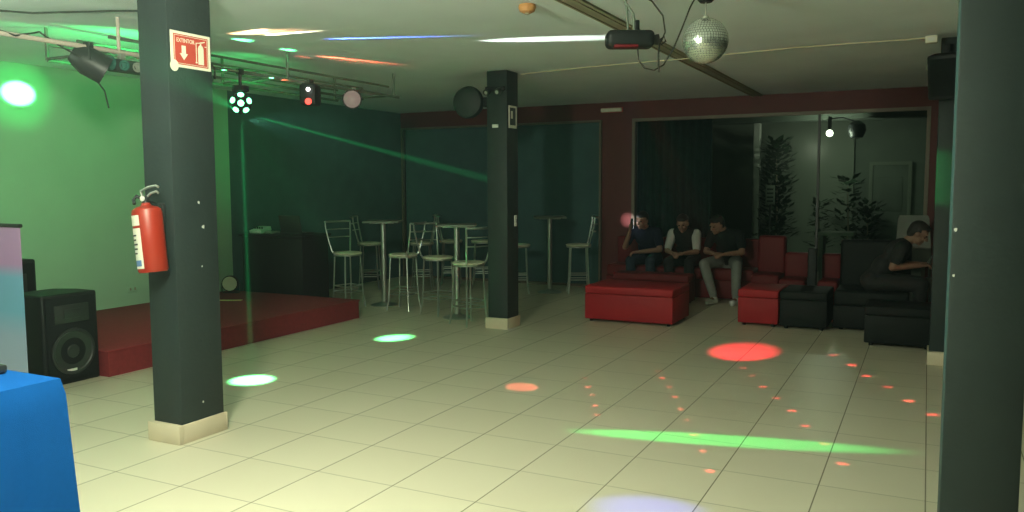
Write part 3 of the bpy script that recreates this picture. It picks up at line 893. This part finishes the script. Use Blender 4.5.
def person(label, loc, rz, J, shirt, trousers, sleeve=None, shoes=None, longhair=False, beard=False):
    root = thing('person', label, 'person', loc, rz)
    j = {k: Vector(v) for k, v in J.items()}
    # head frame
    f = j['face'].normalized()                       # where the face points
    up = (j['crown']).normalized()
    f = (f - up * f.dot(up)).normalized()
    side = f.cross(up).normalized()
    H = j['head']
    def hp(s, fw, u):
        return H + side * s + f * fw + up * u
    R = Matrix((side, f, up)).transposed().to_4x4()
    mb = MB()
    mb.sph(hp(0, -.012, .018), (.074, .094, .098), 20, 14, R)        # cranium
    mb.sph(hp(0, .022, -.052), (.058, .062, .062), 16, 12, R)         # jaw
    mb.sph(hp(0, .064, -.094), (.024, .020, .018), 12, 8, R)          # chin
    capsule(mb, hp(0, .082, .012), hp(0, .104, -.028), .009, .015, 10)   # nose
    for s in (-1, 1):
        mb.sph(hp(s * .074, -.012, -.012), (.012, .022, .032), 10, 8, R)   # ears
        mb.sph(hp(s * .012, .100, -.030), (.009, .010, .008), 8, 6, R)
        mb.sph(hp(s * .030, .078, .026), (.022, .012, .008), 10, 6, R)     # brow
        mb.sph(hp(s * .036, .066, -.026), (.020, .018, .018), 10, 8, R)    # cheeks
    mb.sph(hp(0, .080, -.060), (.022, .010, .006), 10, 6, R)
    mb.sph(hp(0, .078, -.070), (.018, .010, .007), 10, 6, R)
    # neck + trunk
    capsule(mb, j['neck'], hp(0, -.02, -.05), .056, .050)
    ch, wa, pe = j['chest'], j['waist'], j['pelvis']
    lat = (j['shL'] - j['shR']).normalized()
    spine = (j['neck'] - pe).normalized()
    fw = spine.cross(lat).normalized()
    RT_ = Matrix((lat, fw, spine)).transposed().to_4x4()
    trunk = [(pe, (.165, .115, .11)), (wa, (.140, .100, .13)), (ch, (.160, .112, .15)), ((ch + j['neck']) / 2, (.125, .085, .085))]
    for c, r in trunk:
        mb.sph(c, r, 20, 12, RT_)
    for s in 'LR':
        capsule(mb, j['neck'] - spine * .05, j['sh' + s], .05, .056)
        capsule(mb, j['sh' + s], j['el' + s], .052, .039)
        capsule(mb, j['el' + s], j['wr' + s], .039, .026)
        capsule(mb, j['hip' + s], j['kn' + s], .085, .058)
        capsule(mb, j['kn' + s], j['kn' + s].lerp(j['an' + s], .35), .056, .056)
        capsule(mb, j['kn' + s].lerp(j['an' + s], .35), j['an' + s], .056, .036)
        capsule(mb, j['an' + s] + V(0, 0, -.03), j['toe' + s], .034, .028)
        # hand: palm and five bent fingers
        d = (j['ha' + s] - j['wr' + s]).normalized()
        pn = j['palm' + s].normalized()                   # palm normal (the way fingers curl)
        pn = (pn - d * pn.dot(d)).normalized()
        th = d.cross(pn) * (1 if s == 'L' else -1)        # thumb side
        pc_ = j['wr' + s] + d * .045
        PR = Matrix((th, pn, d)).transposed().to_4x4()
        mb.sph(pc_, (.041, .016, .050), 14, 10, PR)
        for q, (off, ln) in enumerate(((.030, .072), (.011, .080), (-.009, .075), (-.028, .060))):
            base = pc_ + d * .040 + th * off
            k1 = base + (d * .88 + pn * .47).normalized() * ln * .45
            k2 = k1 + (d * .45 + pn * .9).normalized() * ln * .32
            k3 = k2 + (d * -.05 + pn).normalized() * ln * .25
            capsule(mb, base, k1, .0095, .009, 8); capsule(mb, k1, k2, .009, .008, 8); capsule(mb, k2, k3, .008, .007, 8)
        tb0 = pc_ + th * .032 - d * .015
        tb1 = tb0 + (th * .8 + d * .6 + pn * .3).normalized() * .038
        tb2 = tb1 + (d * .85 + pn * .55).normalized() * .032
        capsule(mb, tb0, tb1, .012, .0105, 8); capsule(mb, tb1, tb2, .0105, .009, 8)
    fuse(mb, 'body', M['skin'], root, .0075, 5)
    # hair cap
    mb = MB()
    mb.sph(hp(0, -.022, .034), (.083, .098, .094), 20, 14, R)
    mb.sph(hp(0, .042, .084), (.060, .038, .032), 14, 10, R)
    mb.sph(hp(0, -.062, -.010), (.072, .052, .075), 14, 10, R)
    if longhair:
        capsule(mb, hp(0, -.07, -.02), hp(0, -.06, -.14), .07, .05)
    hb = fuse(mb, 'hair', M['hair'], root, .011, 3)
    # cut the hair cap away from the face
    hm = bmesh.new(); hm.from_mesh(hb.data)
    kill = []
    for v in hm.verts:
        p = v.co - H
        if p.dot(f) > .012 and p.dot(up) < .055 - .10 * max(0, .075 - p.dot(f)) and abs(p.dot(side)) < .2:
            kill.append(v)
    bmesh.ops.delete(hm, geom=kill, context='VERTS')
    hm.to_mesh(hb.data); hm.free()
    for s in (-1, 1):
        mb = MB(); mb.sph(hp(s * .030, .080, .008), (.013, .008, .008), 10, 8, R); mb.obj('eye', M['eye'], root)
    mb = MB(); mb.sph(hp(0, .089, -.066), (.020, .004, .0035), 10, 6, R); mb.obj('mouth', M['lips'], root)
    # clothes
    g = .012
    mb = MB()
    for c, r in trunk:
        mb.sph(c, tuple(q + g for q in r), 20, 12, RT_)
    mb.sph(pe - spine * .02, (.172, .125, .10), 20, 12, RT_)
    for s in 'LR':
        capsule(mb, j['neck'] - spine * .06, j['sh' + s], .058, .066)
        if sleeve is None:
            capsule(mb, j['sh' + s], j['sh' + s].lerp(j['el' + s], .68), .067, .058)
    fuse(mb, 'shirt', shirt, root, .012, 6)
    if sleeve is not None:
        for s in 'LR':
            mb = MB(); capsule(mb, j['sh' + s], j['sh' + s].lerp(j['el' + s], .8), .069, .055); fuse(mb, 'sleeve', sleeve, root, .010, 4)
    mb = MB()
    mb.sph(pe - spine * .05, (.178, .132, .105), 20, 12, RT_)
    for s in 'LR':
        capsule(mb, j['hip' + s], j['kn' + s], .097, .071)
        capsule(mb, j['kn' + s], j['kn' + s].lerp(j['an' + s], .4), .070, .066)
        capsule(mb, j['kn' + s].lerp(j['an' + s], .4), j['an' + s] + V(0, 0, .02), .066, .052)
    fuse(mb, 'trousers', trousers, root, .012, 6)
    for s in 'LR':
        a, t = j['an' + s], j['toe' + s]
        mb = MB()
        d = (t - a); d.z = 0; d.normalize()
        heel = Vector((a.x, a.y, .042)) - d * .045
        capsule(mb, heel, Vector((t.x, t.y, .038)), .043, .038)
        capsule(mb, heel, Vector((a.x, a.y, a.z)), .043, .042)
        mb.sph(Vector((t.x, t.y, .038)) - d * .02, (.046, .046, .036), 14, 8)
        fuse(mb, 'shoe', shoes or M['black'], root, .010, 3)
    return root
M['lips'] = mat('lips', (.22, .09, .07), .5)

def sit(lean=.0, head=(0, -.31, 1.055), face=(0, -1, -.5), crown=(0, -.35, 1), **kw):
    J = dict(pelvis=(0, 0, .535), waist=(0, -.07, .67), chest=(0, -.16, .82), neck=(0, -.235, .955),
             head=head, face=face, crown=crown,
             shL=(-.175, -.205, .90), shR=(.175, -.205, .90), elL=(-.235, -.30, .655), elR=(.235, -.30, .655),
             wrL=(-.09, -.47, .63), wrR=(.09, -.47, .63), haL=(-.03, -.53, .62), haR=(.03, -.53, .62),
             palmL=(.4, .1, -1), palmR=(-.4, .1, -1),
             hipL=(-.095, -.03, .515), hipR=(.095, -.03, .515), knL=(-.14, -.43, .505), knR=(.14, -.43, .505),
             anL=(-.14, -.41, .10), anR=(.14, -.41, .10), toeL=(-.15, -.53, .035), toeR=(.15, -.53, .035))
    J.update(kw)
    return J
# note: facing -y the photo's left is the sitter's right; "L" is simply the photo-left side here
# person 1: navy t-shirt, jeans, phone raised to the photo-left cheek
person('person in a navy T-shirt and jeans seated nearest the pillar, face lit by a phone', (-3.48, 11.19, 0), .0,
       sit(head=(-.02, -.31, 1.055), face=(-.25, -1, -.25), crown=(.02, -.28, 1),
           elL=(-.255, -.33, .68), wrL=(-.165, -.40, .90), haL=(-.15, -.41, .98), palmL=(.6, .5, 0), wrR=(.0, -.47, .63), haR=(-.07, -.50, .625)),
       M['navy'], M['jeans'], None, M['black'])
person('person in a dark top with white sleeves seated in the middle of the red sofa', (-2.93, 11.21, 0), -.05,
       sit(head=(0, -.29, 1.02), face=(.1, -1, -.6), crown=(0, -.45, 1), neck=(0, -.225, .93), shL=(-.165, -.2, .875), shR=(.165, -.2, .875), elL=(-.205, -.30, .645), elR=(.205, -.30, .645)),
       M['dkgrey'], M['blackjeans'], M['whitecloth'], M['black'])
person('person in dark top, grey jeans and white shoes at the sofa right end', (-2.37, 11.16, 0), .0,
       sit(head=(-.10, -.30, 1.01), face=(-.75, -1, -.5), crown=(-.15, -.4, 1), neck=(-.04, -.225, .945), shR=(.18, -.18, .885),
           knL=(-.22, -.46, .50), anL=(-.06, -.60, .10), toeL=(-.10, -.73, .035), hipL=(-.10, -.03, .515),
           knR=(.20, -.46, .50), anR=(.22, -.58, .10), toeR=(.20, -.71, .035),
           wrL=(-.10, -.45, .645), haL=(-.04, -.52, .64), wrR=(.05, -.46, .64), haR=(-.01, -.52, .635)),
       M['blackshirt'] if 'blackshirt' in M else M['dkgrey'], M['greyjeans'], None, M['shoe'])
# person 4 sits sideways on the black sofa facing photo right
person('person in black leaning forward over a phone on the black sofa at right', (-.47, 9.52, 0), PI / 2,
       sit(head=(0, -.40, 1.03), face=(.12, -1, -.75), crown=(0, -.6, 1), neck=(0, -.30, .945), chest=(0, -.20, .82), shL=(-.17, -.25, .90), shR=(.17, -.25, .90),
           elL=(-.22, -.17, .68), elR=(.22, -.22, .69), wrL=(-.09, -.42, .70), wrR=(.08, -.42, .70), haL=(-.045, -.49, .71), haR=(.04, -.49, .71),
           knL=(-.13, -.44, .50), knR=(.13, -.44, .50)),
       M['blackjeans'], M['blackjeans'], None, M['black'])

def phone(label, loc, rot, scr):
    t = thing('phone', label, 'phone', loc)
    t.rotation_euler = rot
    MB().box((0, 0, 0), (.072, .009, .15), bev=.004).obj('case', M['charcoal'], t)
    MB().box((0, -.005, 0), (.064, .001, .135)).obj('screen', scr, t, 0)
    return t
# screen looks toward the sitter's cheek (+x, +y side)
phone('lit phone held to the face of the person in the navy T-shirt', (-3.605, 10.765, 1.005), (0, 0, PI - .75), E_phone)
phone('pale phone in the hands of the person on the black sofa', (.035, 9.52, .745), (.5, 0, PI / 2), M['white'])

# ------------------------------------------------------------------ patio outside the window
b = MB(); b.box((-2.5, 15.3, -.06), (12, 7.1, .1)); struct(b.obj('ground', M['paving'], angle=0))
b = MB(); b.box((-2.12, 16.6, 1.5), (1.75, .2, 3.0)); struct(b.obj('wall_patio', M['patio'], angle=0))
b = MB(); b.box((1.75, 16.7, 1.5), (6.0, .2, 3.0)); struct(b.obj('wall_patio_right', M['patiodark'], angle=0))
b = MB(); b.box((-6.0, 16.7, 1.5), (6.0, .2, 3.0)); struct(b.obj('wall_patio_left', M['patio'], angle=0))
b = MB(); b.box((-1.8, 15.6, 2.72), (7, .5, .12)); b.box((-1.8, 14.2, 2.78), (7, 3.2, .05)); struct(b.obj('trim_2', M['patiodark'], angle=0))
# pale post
b = MB(); b.box((-2.86, 15.75, 1.33), (.12, .14, 2.66), bev=.01); struct(b.obj('trim_3', M['white'], angle=0))
# door
d = bpy.data.objects.new('door_1', None); COL.objects.link(d); struct(d)
b = MB()
for (x, z, w, h) in ((-.95, .94, .06, 1.88), (-.30, .94, .06, 1.88), (-.625, 1.91, .71, .06)):
    b.box((x, 16.56, z), (w, .08, h))
b.obj('frame', M['patio'], d, 0)
b = MB(); b.box((-.625, 16.57, .94), (.6, .04, 1.88), bev=.004)
for z in (.5, 1.35):
    b.box((-.625, 16.545, z), (.42, .02, .62), bev=.006)
b.obj('leaf', M['patiodark'], d, 30)
b = MB(); b.sph((-.85, 16.53, .95), .03); b.obj('handle', M['steel'], d)
# lamp
ol = thing('outdoor_lamp', 'bright bulb lamp with dark shade hanging outside the window', 'lamp', (-1.53, 15.0, 2.40))
b = MB(); b.sph((0, 0, 0), .055, 16, 10); b.obj('bulb', E_bulb, ol)
b = MB(); b.cyl((0, 0, .065), (0, 0, .28), .03, n=12); b.obj('holder', M['charcoal'], ol)
b = MB(); b.lathe([(0, -.14), (.10, -.12), (.15, 0), (.13, .1), (.05, .16), (0, .16)], 20, Matrix.Translation((.42, .1, .04))); b.tube([(.42, .1, .18), (.2, .05, .26), (0, 0, .24)], .012, 6); b.obj('shade', M['charcoal'], ol)
# plants
def leafy(name, label, loc, h, w, n, stemtop, seed):
    rnd = random.Random(seed)
    t = thing(name, label, 'plant', loc)
    MB().lathe([(0, 0), (.12, 0), (.16, .26), (.15, .27), (.13, .25), (0, .24)], 18).obj('pot', M['patiodark'], t)
    MB().tube([(0, 0, .2), (.02, .01, .2 + h * .4), (-.01, 0, .2 + h * stemtop)], [.022, .016, .008], 8).obj('stem', M['wood'], t)
    mb = MB()
    for k in range(n):
        a = rnd.uniform(0, 2 * PI); z = .25 + h * rnd.uniform(.15, 1.0); r = w * rnd.uniform(.1, 1) * (1.1 - .5 * z / (h + .25))
        p = Vector((r * math.cos(a), r * math.sin(a), z)); L_ = rnd.uniform(.10, .22)
        dv = Vector((math.cos(a), math.sin(a), rnd.uniform(-.4, .9))).normalized(); sd_ = dv.cross(Vector((0, 0, 1))).normalized() * L_ * .28
        q = [p, p + dv * L_ * .5 + sd_, p + dv * L_, p + dv * L_ * .5 - sd_]
        mb.bm.faces.new([mb.bm.verts.new(x) for x in q])
    o = mb.obj('foliage', M['leaf'], t, 0)
    return t
leafy('potted_shrub', 'tall dark shrub outside the window left of the pale wall', (-2.50, 15.75, -.01), 2.1, .34, 900, .9, 1)
leafy('potted_plant', 'spreading plant outside the window right of the window mullion', (-1.25, 15.5, -.01), 1.45, .30, 160, .9, 3)
leafy('potted_plant', 'narrow plant outside the window behind the mullion', (-1.72, 15.5, -.01), 1.0, .14, 120, .9, 4)
leafy('potted_plant', 'low bushy plant at the foot of the pale outside wall', (-.95, 15.9, -.01), .95, .36, 200, .8, 5)
# framed notice outside
on = thing('notice_board', 'small pale notice on a post outside the window', 'sign', (-2.50, 15.1, 0))
b = MB(); b.box((0, 0, 1.35), (.16, .02, .34), bev=.003); b.obj('panel', M['patio'], on, 30)
b = MB(); b.box((0, .02, .6), (.03, .03, 1.2)); b.obj('post', M['charcoal'], on, 0)
for z in (1.45, 1.38, 1.31, 1.24):
    b = MB(); b.box((0, -.012, z), (.11, .004, .03)); b.obj('print_line', M['charcoal'], on, 0)
# bench top
bc = thing('bench', 'pale bench outside the window beside the mullion', 'bench', (-1.20, 13.2, 0))
b = MB(); b.box((0, 0, .80), (.50, .45, .05), bev=.006); b.obj('top', M['patio'], bc)
for sx in (-.2, .2):
    b = MB(); b.box((sx, 0, .39), (.05, .4, .78)); b.obj('leg', M['patiodark'], bc, 0)

# ------------------------------------------------------------------ lights
def lamp(name, kind, loc, power, col, size=.05):
    l = bpy.data.lights.new(name, kind)
    l.energy = power
    l.color = col
    if kind in ('POINT', 'SPOT'):
        l.shadow_soft_size = size
    o = bpy.data.objects.new(name, l)
    COL.objects.link(o)
    o.location = loc
    return o

def area(name, loc, target, sx, sy, power, col):
    o = lamp(name, 'AREA', loc, power, col)
    o.data.shape = 'RECTANGLE'; o.data.size = sx; o.data.size_y = sy
    d = Vector(target) - Vector(loc)
    o.rotation_euler = d.to_track_quat('-Z', 'Y').to_euler()
    return o

def spot(name, loc, target, half, power, col, blend=.6, half_v=None, axis=None, size=.01):
    """axis: world direction along which the wider half angle lies"""
    o = lamp(name, 'SPOT', loc, power, col, size)
    o.data.spot_blend = blend
    d = (Vector(target) - Vector(loc)).normalized()
    hv = half_v or half
    o.data.spot_size = 2 * math.radians(half)
    z = -d
    if axis is not None:
        x = Vector(axis); x = (x - z * x.dot(z)).normalized()
    else:
        x = z.orthogonal().normalized()
    y = z.cross(x)
    Mx = Matrix((x, y, z)).transposed()
    o.rotation_euler = Mx.to_euler()
    if half_v:
        o.scale = (1, math.tan(math.radians(hv)) / math.tan(math.radians(half)), 1)
    return o

# house lamps of the room behind the camera
lamp('house_lamp', 'POINT', (-2.5, 1.8, 2.37), 335, (.93, 1, .73), .12)
spot('house_lamp', (-2.3, 1.8, 2.40), (-2.2, 1.9, 0), 66, 75, (.93, 1, .74), .6, size=.12)
lamp('house_lamp', 'POINT', (-3.8, -1.8, 2.30), 50, (.93, 1, .74), .2)
lamp('ceiling_fill', 'POINT', (-5.6, 2.5, 2.30), 17, (.75, 1, .72), .08)  # unseen fill, added to brighten the ceiling at upper left
# green wash lamp on the truss
BALL = (-5.2, 5.22, 2.11)
spot('green_wash', (-5.25, 4.4, 2.40), (-7.95, 4.8, 2.55), 55, 75, (.06, 1, .22), .9, size=.03)
spot('green_wash', (-5.3, 5.6, 2.2), (-6.6, 6.2, 2.75), 50, 24, (.03, 1, .2), 1, size=.03)
spot('green_wash', (-5.2, 5.4, 2.12), (-7.9, 9.2, 1.85), 22, 130, (.03, 1, .25), 1, size=.03)
spot('green_beam', (-5.3, 4.95, 2.40), (-7.95, 5.06, 2.455), 4.2, 5200, (.16, 1, .34), .6, half_v=2.9, axis=(0, 1, 0))
spot('green_beam', (-5.3, 4.95, 2.40), (-7.95, 5.06, 2.455), 9, 240, (.02, 1, .18), 1)
# spots on the floor
spot('green_beam', BALL, (-4.777, 4.818, 0), 5.4, 4200, (.14, 1, .34), 1)
spot('green_beam', BALL, (-4.797, 6.81, 0), 4.3, 4200, (.12, 1, .32), 1)
HANG = (-1.70, 5.0, 2.36)
spot('red_beam', HANG, (-1.474, 7.633, 0), 5.6, 1900, (1, .03, .06), .7)
spot('pink_beam', HANG, (-2.732, 5.559, 0), 3.0, 420, (1, .18, .14), .5)
spot('green_beam', HANG, (-1.10, 4.90, 0), 24, 330, (.02, 1, .18), .6, half_v=3.2, axis=(.97, .24, 0))
spot('blue_beam', HANG, (-1.138, 3.68, 0), 7, 420, (.10, .10, 1), .9, half_v=4, axis=(.97, .24, 0))
# narrow green spots added to streak through the haze from the ball light
spot('streak_beam', (-5.17, 5.28, 2.15), (-6.03, 11.5, 1.59), .8, 600000, (.02, 1, .25), 1)
spot('streak_beam', (-5.12, 5.09, 2.17), (-.98, .743, 1.757), .6, 60000, (.02, 1, .25), 1)
spot('streak_beam', BALL, (-4.777, 4.818, 0), .9, 330000, (.02, 1, .25), 1)
# streaks on the ceiling
UP = (-5.08, 5.16, 2.40)
def streak(a, c, power, col, wid, src=UP, blend=.8):
    a, c = Vector((*a, ZC)), Vector((*c, ZC))
    s = Vector(src)
    da, dc = (a - s).normalized(), (c - s).normalized()
    ang = math.degrees(da.angle(dc)) / 2
    mid = (da + dc).normalized()
    spot('ceiling_beam', src, s + mid, ang, power, col, blend, half_v=wid, axis=(dc - da))
streak((-4.90, 4.93), (-4.53, 4.90), 160, (1, .55, .3), 5)
streak((-5.02, 4.90), (-4.2, 5.12), 70, (1, .45, .22), 9)
streak((-5.3, 6.0), (-4.6, 7.3), 60, (1, .15, .08), 6, (-5.2, 5.6, 2.42))
streak((-4.80, 5.08), (-4.15, 5.16), 260, (1, .85, .55), 3.2)
streak((-4.50, 5.44), (-3.0, 6.0), 800, (.10, .22, 1), 1.7)
streak((-5.12, 6.10), (-4.62, 7.20), 520, (1, .12, .06), 2.4, (-5.2, 5.6, 2.42))
spot('ceiling_beam', (-5.2, 5.0, 2.42), (-5.12, 5.16, ZC), 14, 60, (.1, 1, .3), .8)
spot('ceiling_beam', (-5.2, 5.55, 2.42), (-5.144, 5.712, ZC), 14, 60, (.1, 1, .3), .8)
spot('ceiling_beam', (-5.2, 4.6, 2.42), (-6.1, 3.87, ZC), 8, 40, (.03, 1, .2), .8, half_v=3, axis=(-1, .1, .3))
streak((-3.35, 6.22), (-1.95, 6.50), 3200, (.9, 1, .85), 1.9)
# laser star dots on the floor
dots = [(-2.41, 6.04), (-2.28, 5.78), (-2.16, 5.57), (-2.03, 5.3), (-1.94, 5.09), (-1.95, 6.54), (-1.85, 6.31), (-1.72, 6.05), (-1.6, 5.78), (-1.47, 5.48), (-1.36, 5.24), (-1.24, 4.94), (-1.12, 4.66), (-1.0, 4.34),
        (-1.34, 6.96), (-1.22, 6.7), (-1.07, 6.37), (-.93, 6.07), (-.78, 5.77), (-.65, 5.44), (-.5, 5.11), (-.37, 4.78), (-.71, 7.85), (-.53, 7.48), (-.39, 7.1), (-.22, 6.78), (-.07, 6.4), (.08, 6.08)]
for k, (x, y) in enumerate(dots):
    pw = (150, 300, 190, 340, 240)[k % 5] * (2.0 if k > 21 else .9 if k > 13 else .75)
    spot('laser_dot', HANG, (x, y, 0), .72, pw * 2.4, (1, .08, .08), .8)
# teal light on the right columns
spot('teal_beam', (-5.2, 5.3, 2.11), (.06, 3.6, 1.4), 14, 900, (.3, 1, .75), 1)
spot('green_beam', (-5.2, 5.3, 2.11), (.02, 7.8, 1.60), 2.6, 2600, (.02, 1, .2), .6)
# phone glow, outdoor bulb
spot('phone_torch', (-3.66, 10.80, 1.0), (-3.90, 11.48, 1.02), 9, 70, (1, .95, .9), 1)
lamp('phone_glow', 'POINT', (-3.645, 10.835, 1.05), .45, (1, .95, .85), .02)
lamp('outdoor_bulb', 'POINT', (-1.53, 15.0, 2.28), 19, (.95, 1, .78), .07)

# ------------------------------------------------------------------ world, camera, view
w = bpy.data.worlds.new('night'); S.world = w
w.use_nodes = True
bg = w.node_tree.nodes['Background']
bg.inputs[0].default_value = (.25, .35, .33, 1)
bg.inputs[1].default_value = .01
vsc = w.node_tree.nodes.new('ShaderNodeVolumeScatter')      # thin club haze in the air
vsc.inputs['Color'].default_value = (.8, 1, 1, 1)
vsc.inputs['Density'].default_value = HAZE
vsc.inputs['Anisotropy'].default_value = .2
w.node_tree.links.new(vsc.outputs[0], w.node_tree.nodes['World Output'].inputs['Volume'])
cam = bpy.data.cameras.new('camera')
co = bpy.data.objects.new('camera', cam); COL.objects.link(co)
f_, pitch, yaw, roll = 820.1, .0867866, .468596, -.00399834
cam.sensor_width = 36
cam.lens = 36 * f_ / 1024
cam.clip_start = .05
fw = Vector((-math.sin(yaw) * math.cos(pitch), math.cos(yaw) * math.cos(pitch), -math.sin(pitch)))
rr = Vector((math.cos(yaw), math.sin(yaw), 0)); uu = rr.cross(fw)
r2 = rr * math.cos(roll) + uu * math.sin(roll); u2 = uu * math.cos(roll) - rr * math.sin(roll)
Mc = Matrix((r2, u2, -fw)).transposed().to_4x4(); Mc.translation = (0, 0, 1.55)
co.matrix_world = Mc
S.camera = co
S.view_settings.view_transform = 'Standard'
S.view_settings.look = 'None'
S.view_settings.exposure = 0
S.view_settings.gamma = 1
S.view_settings.use_curve_mapping = False
S.cycles.use_denoising = True
S.cycles.max_bounces = 8
S.cycles.sample_clamp_indirect = 4
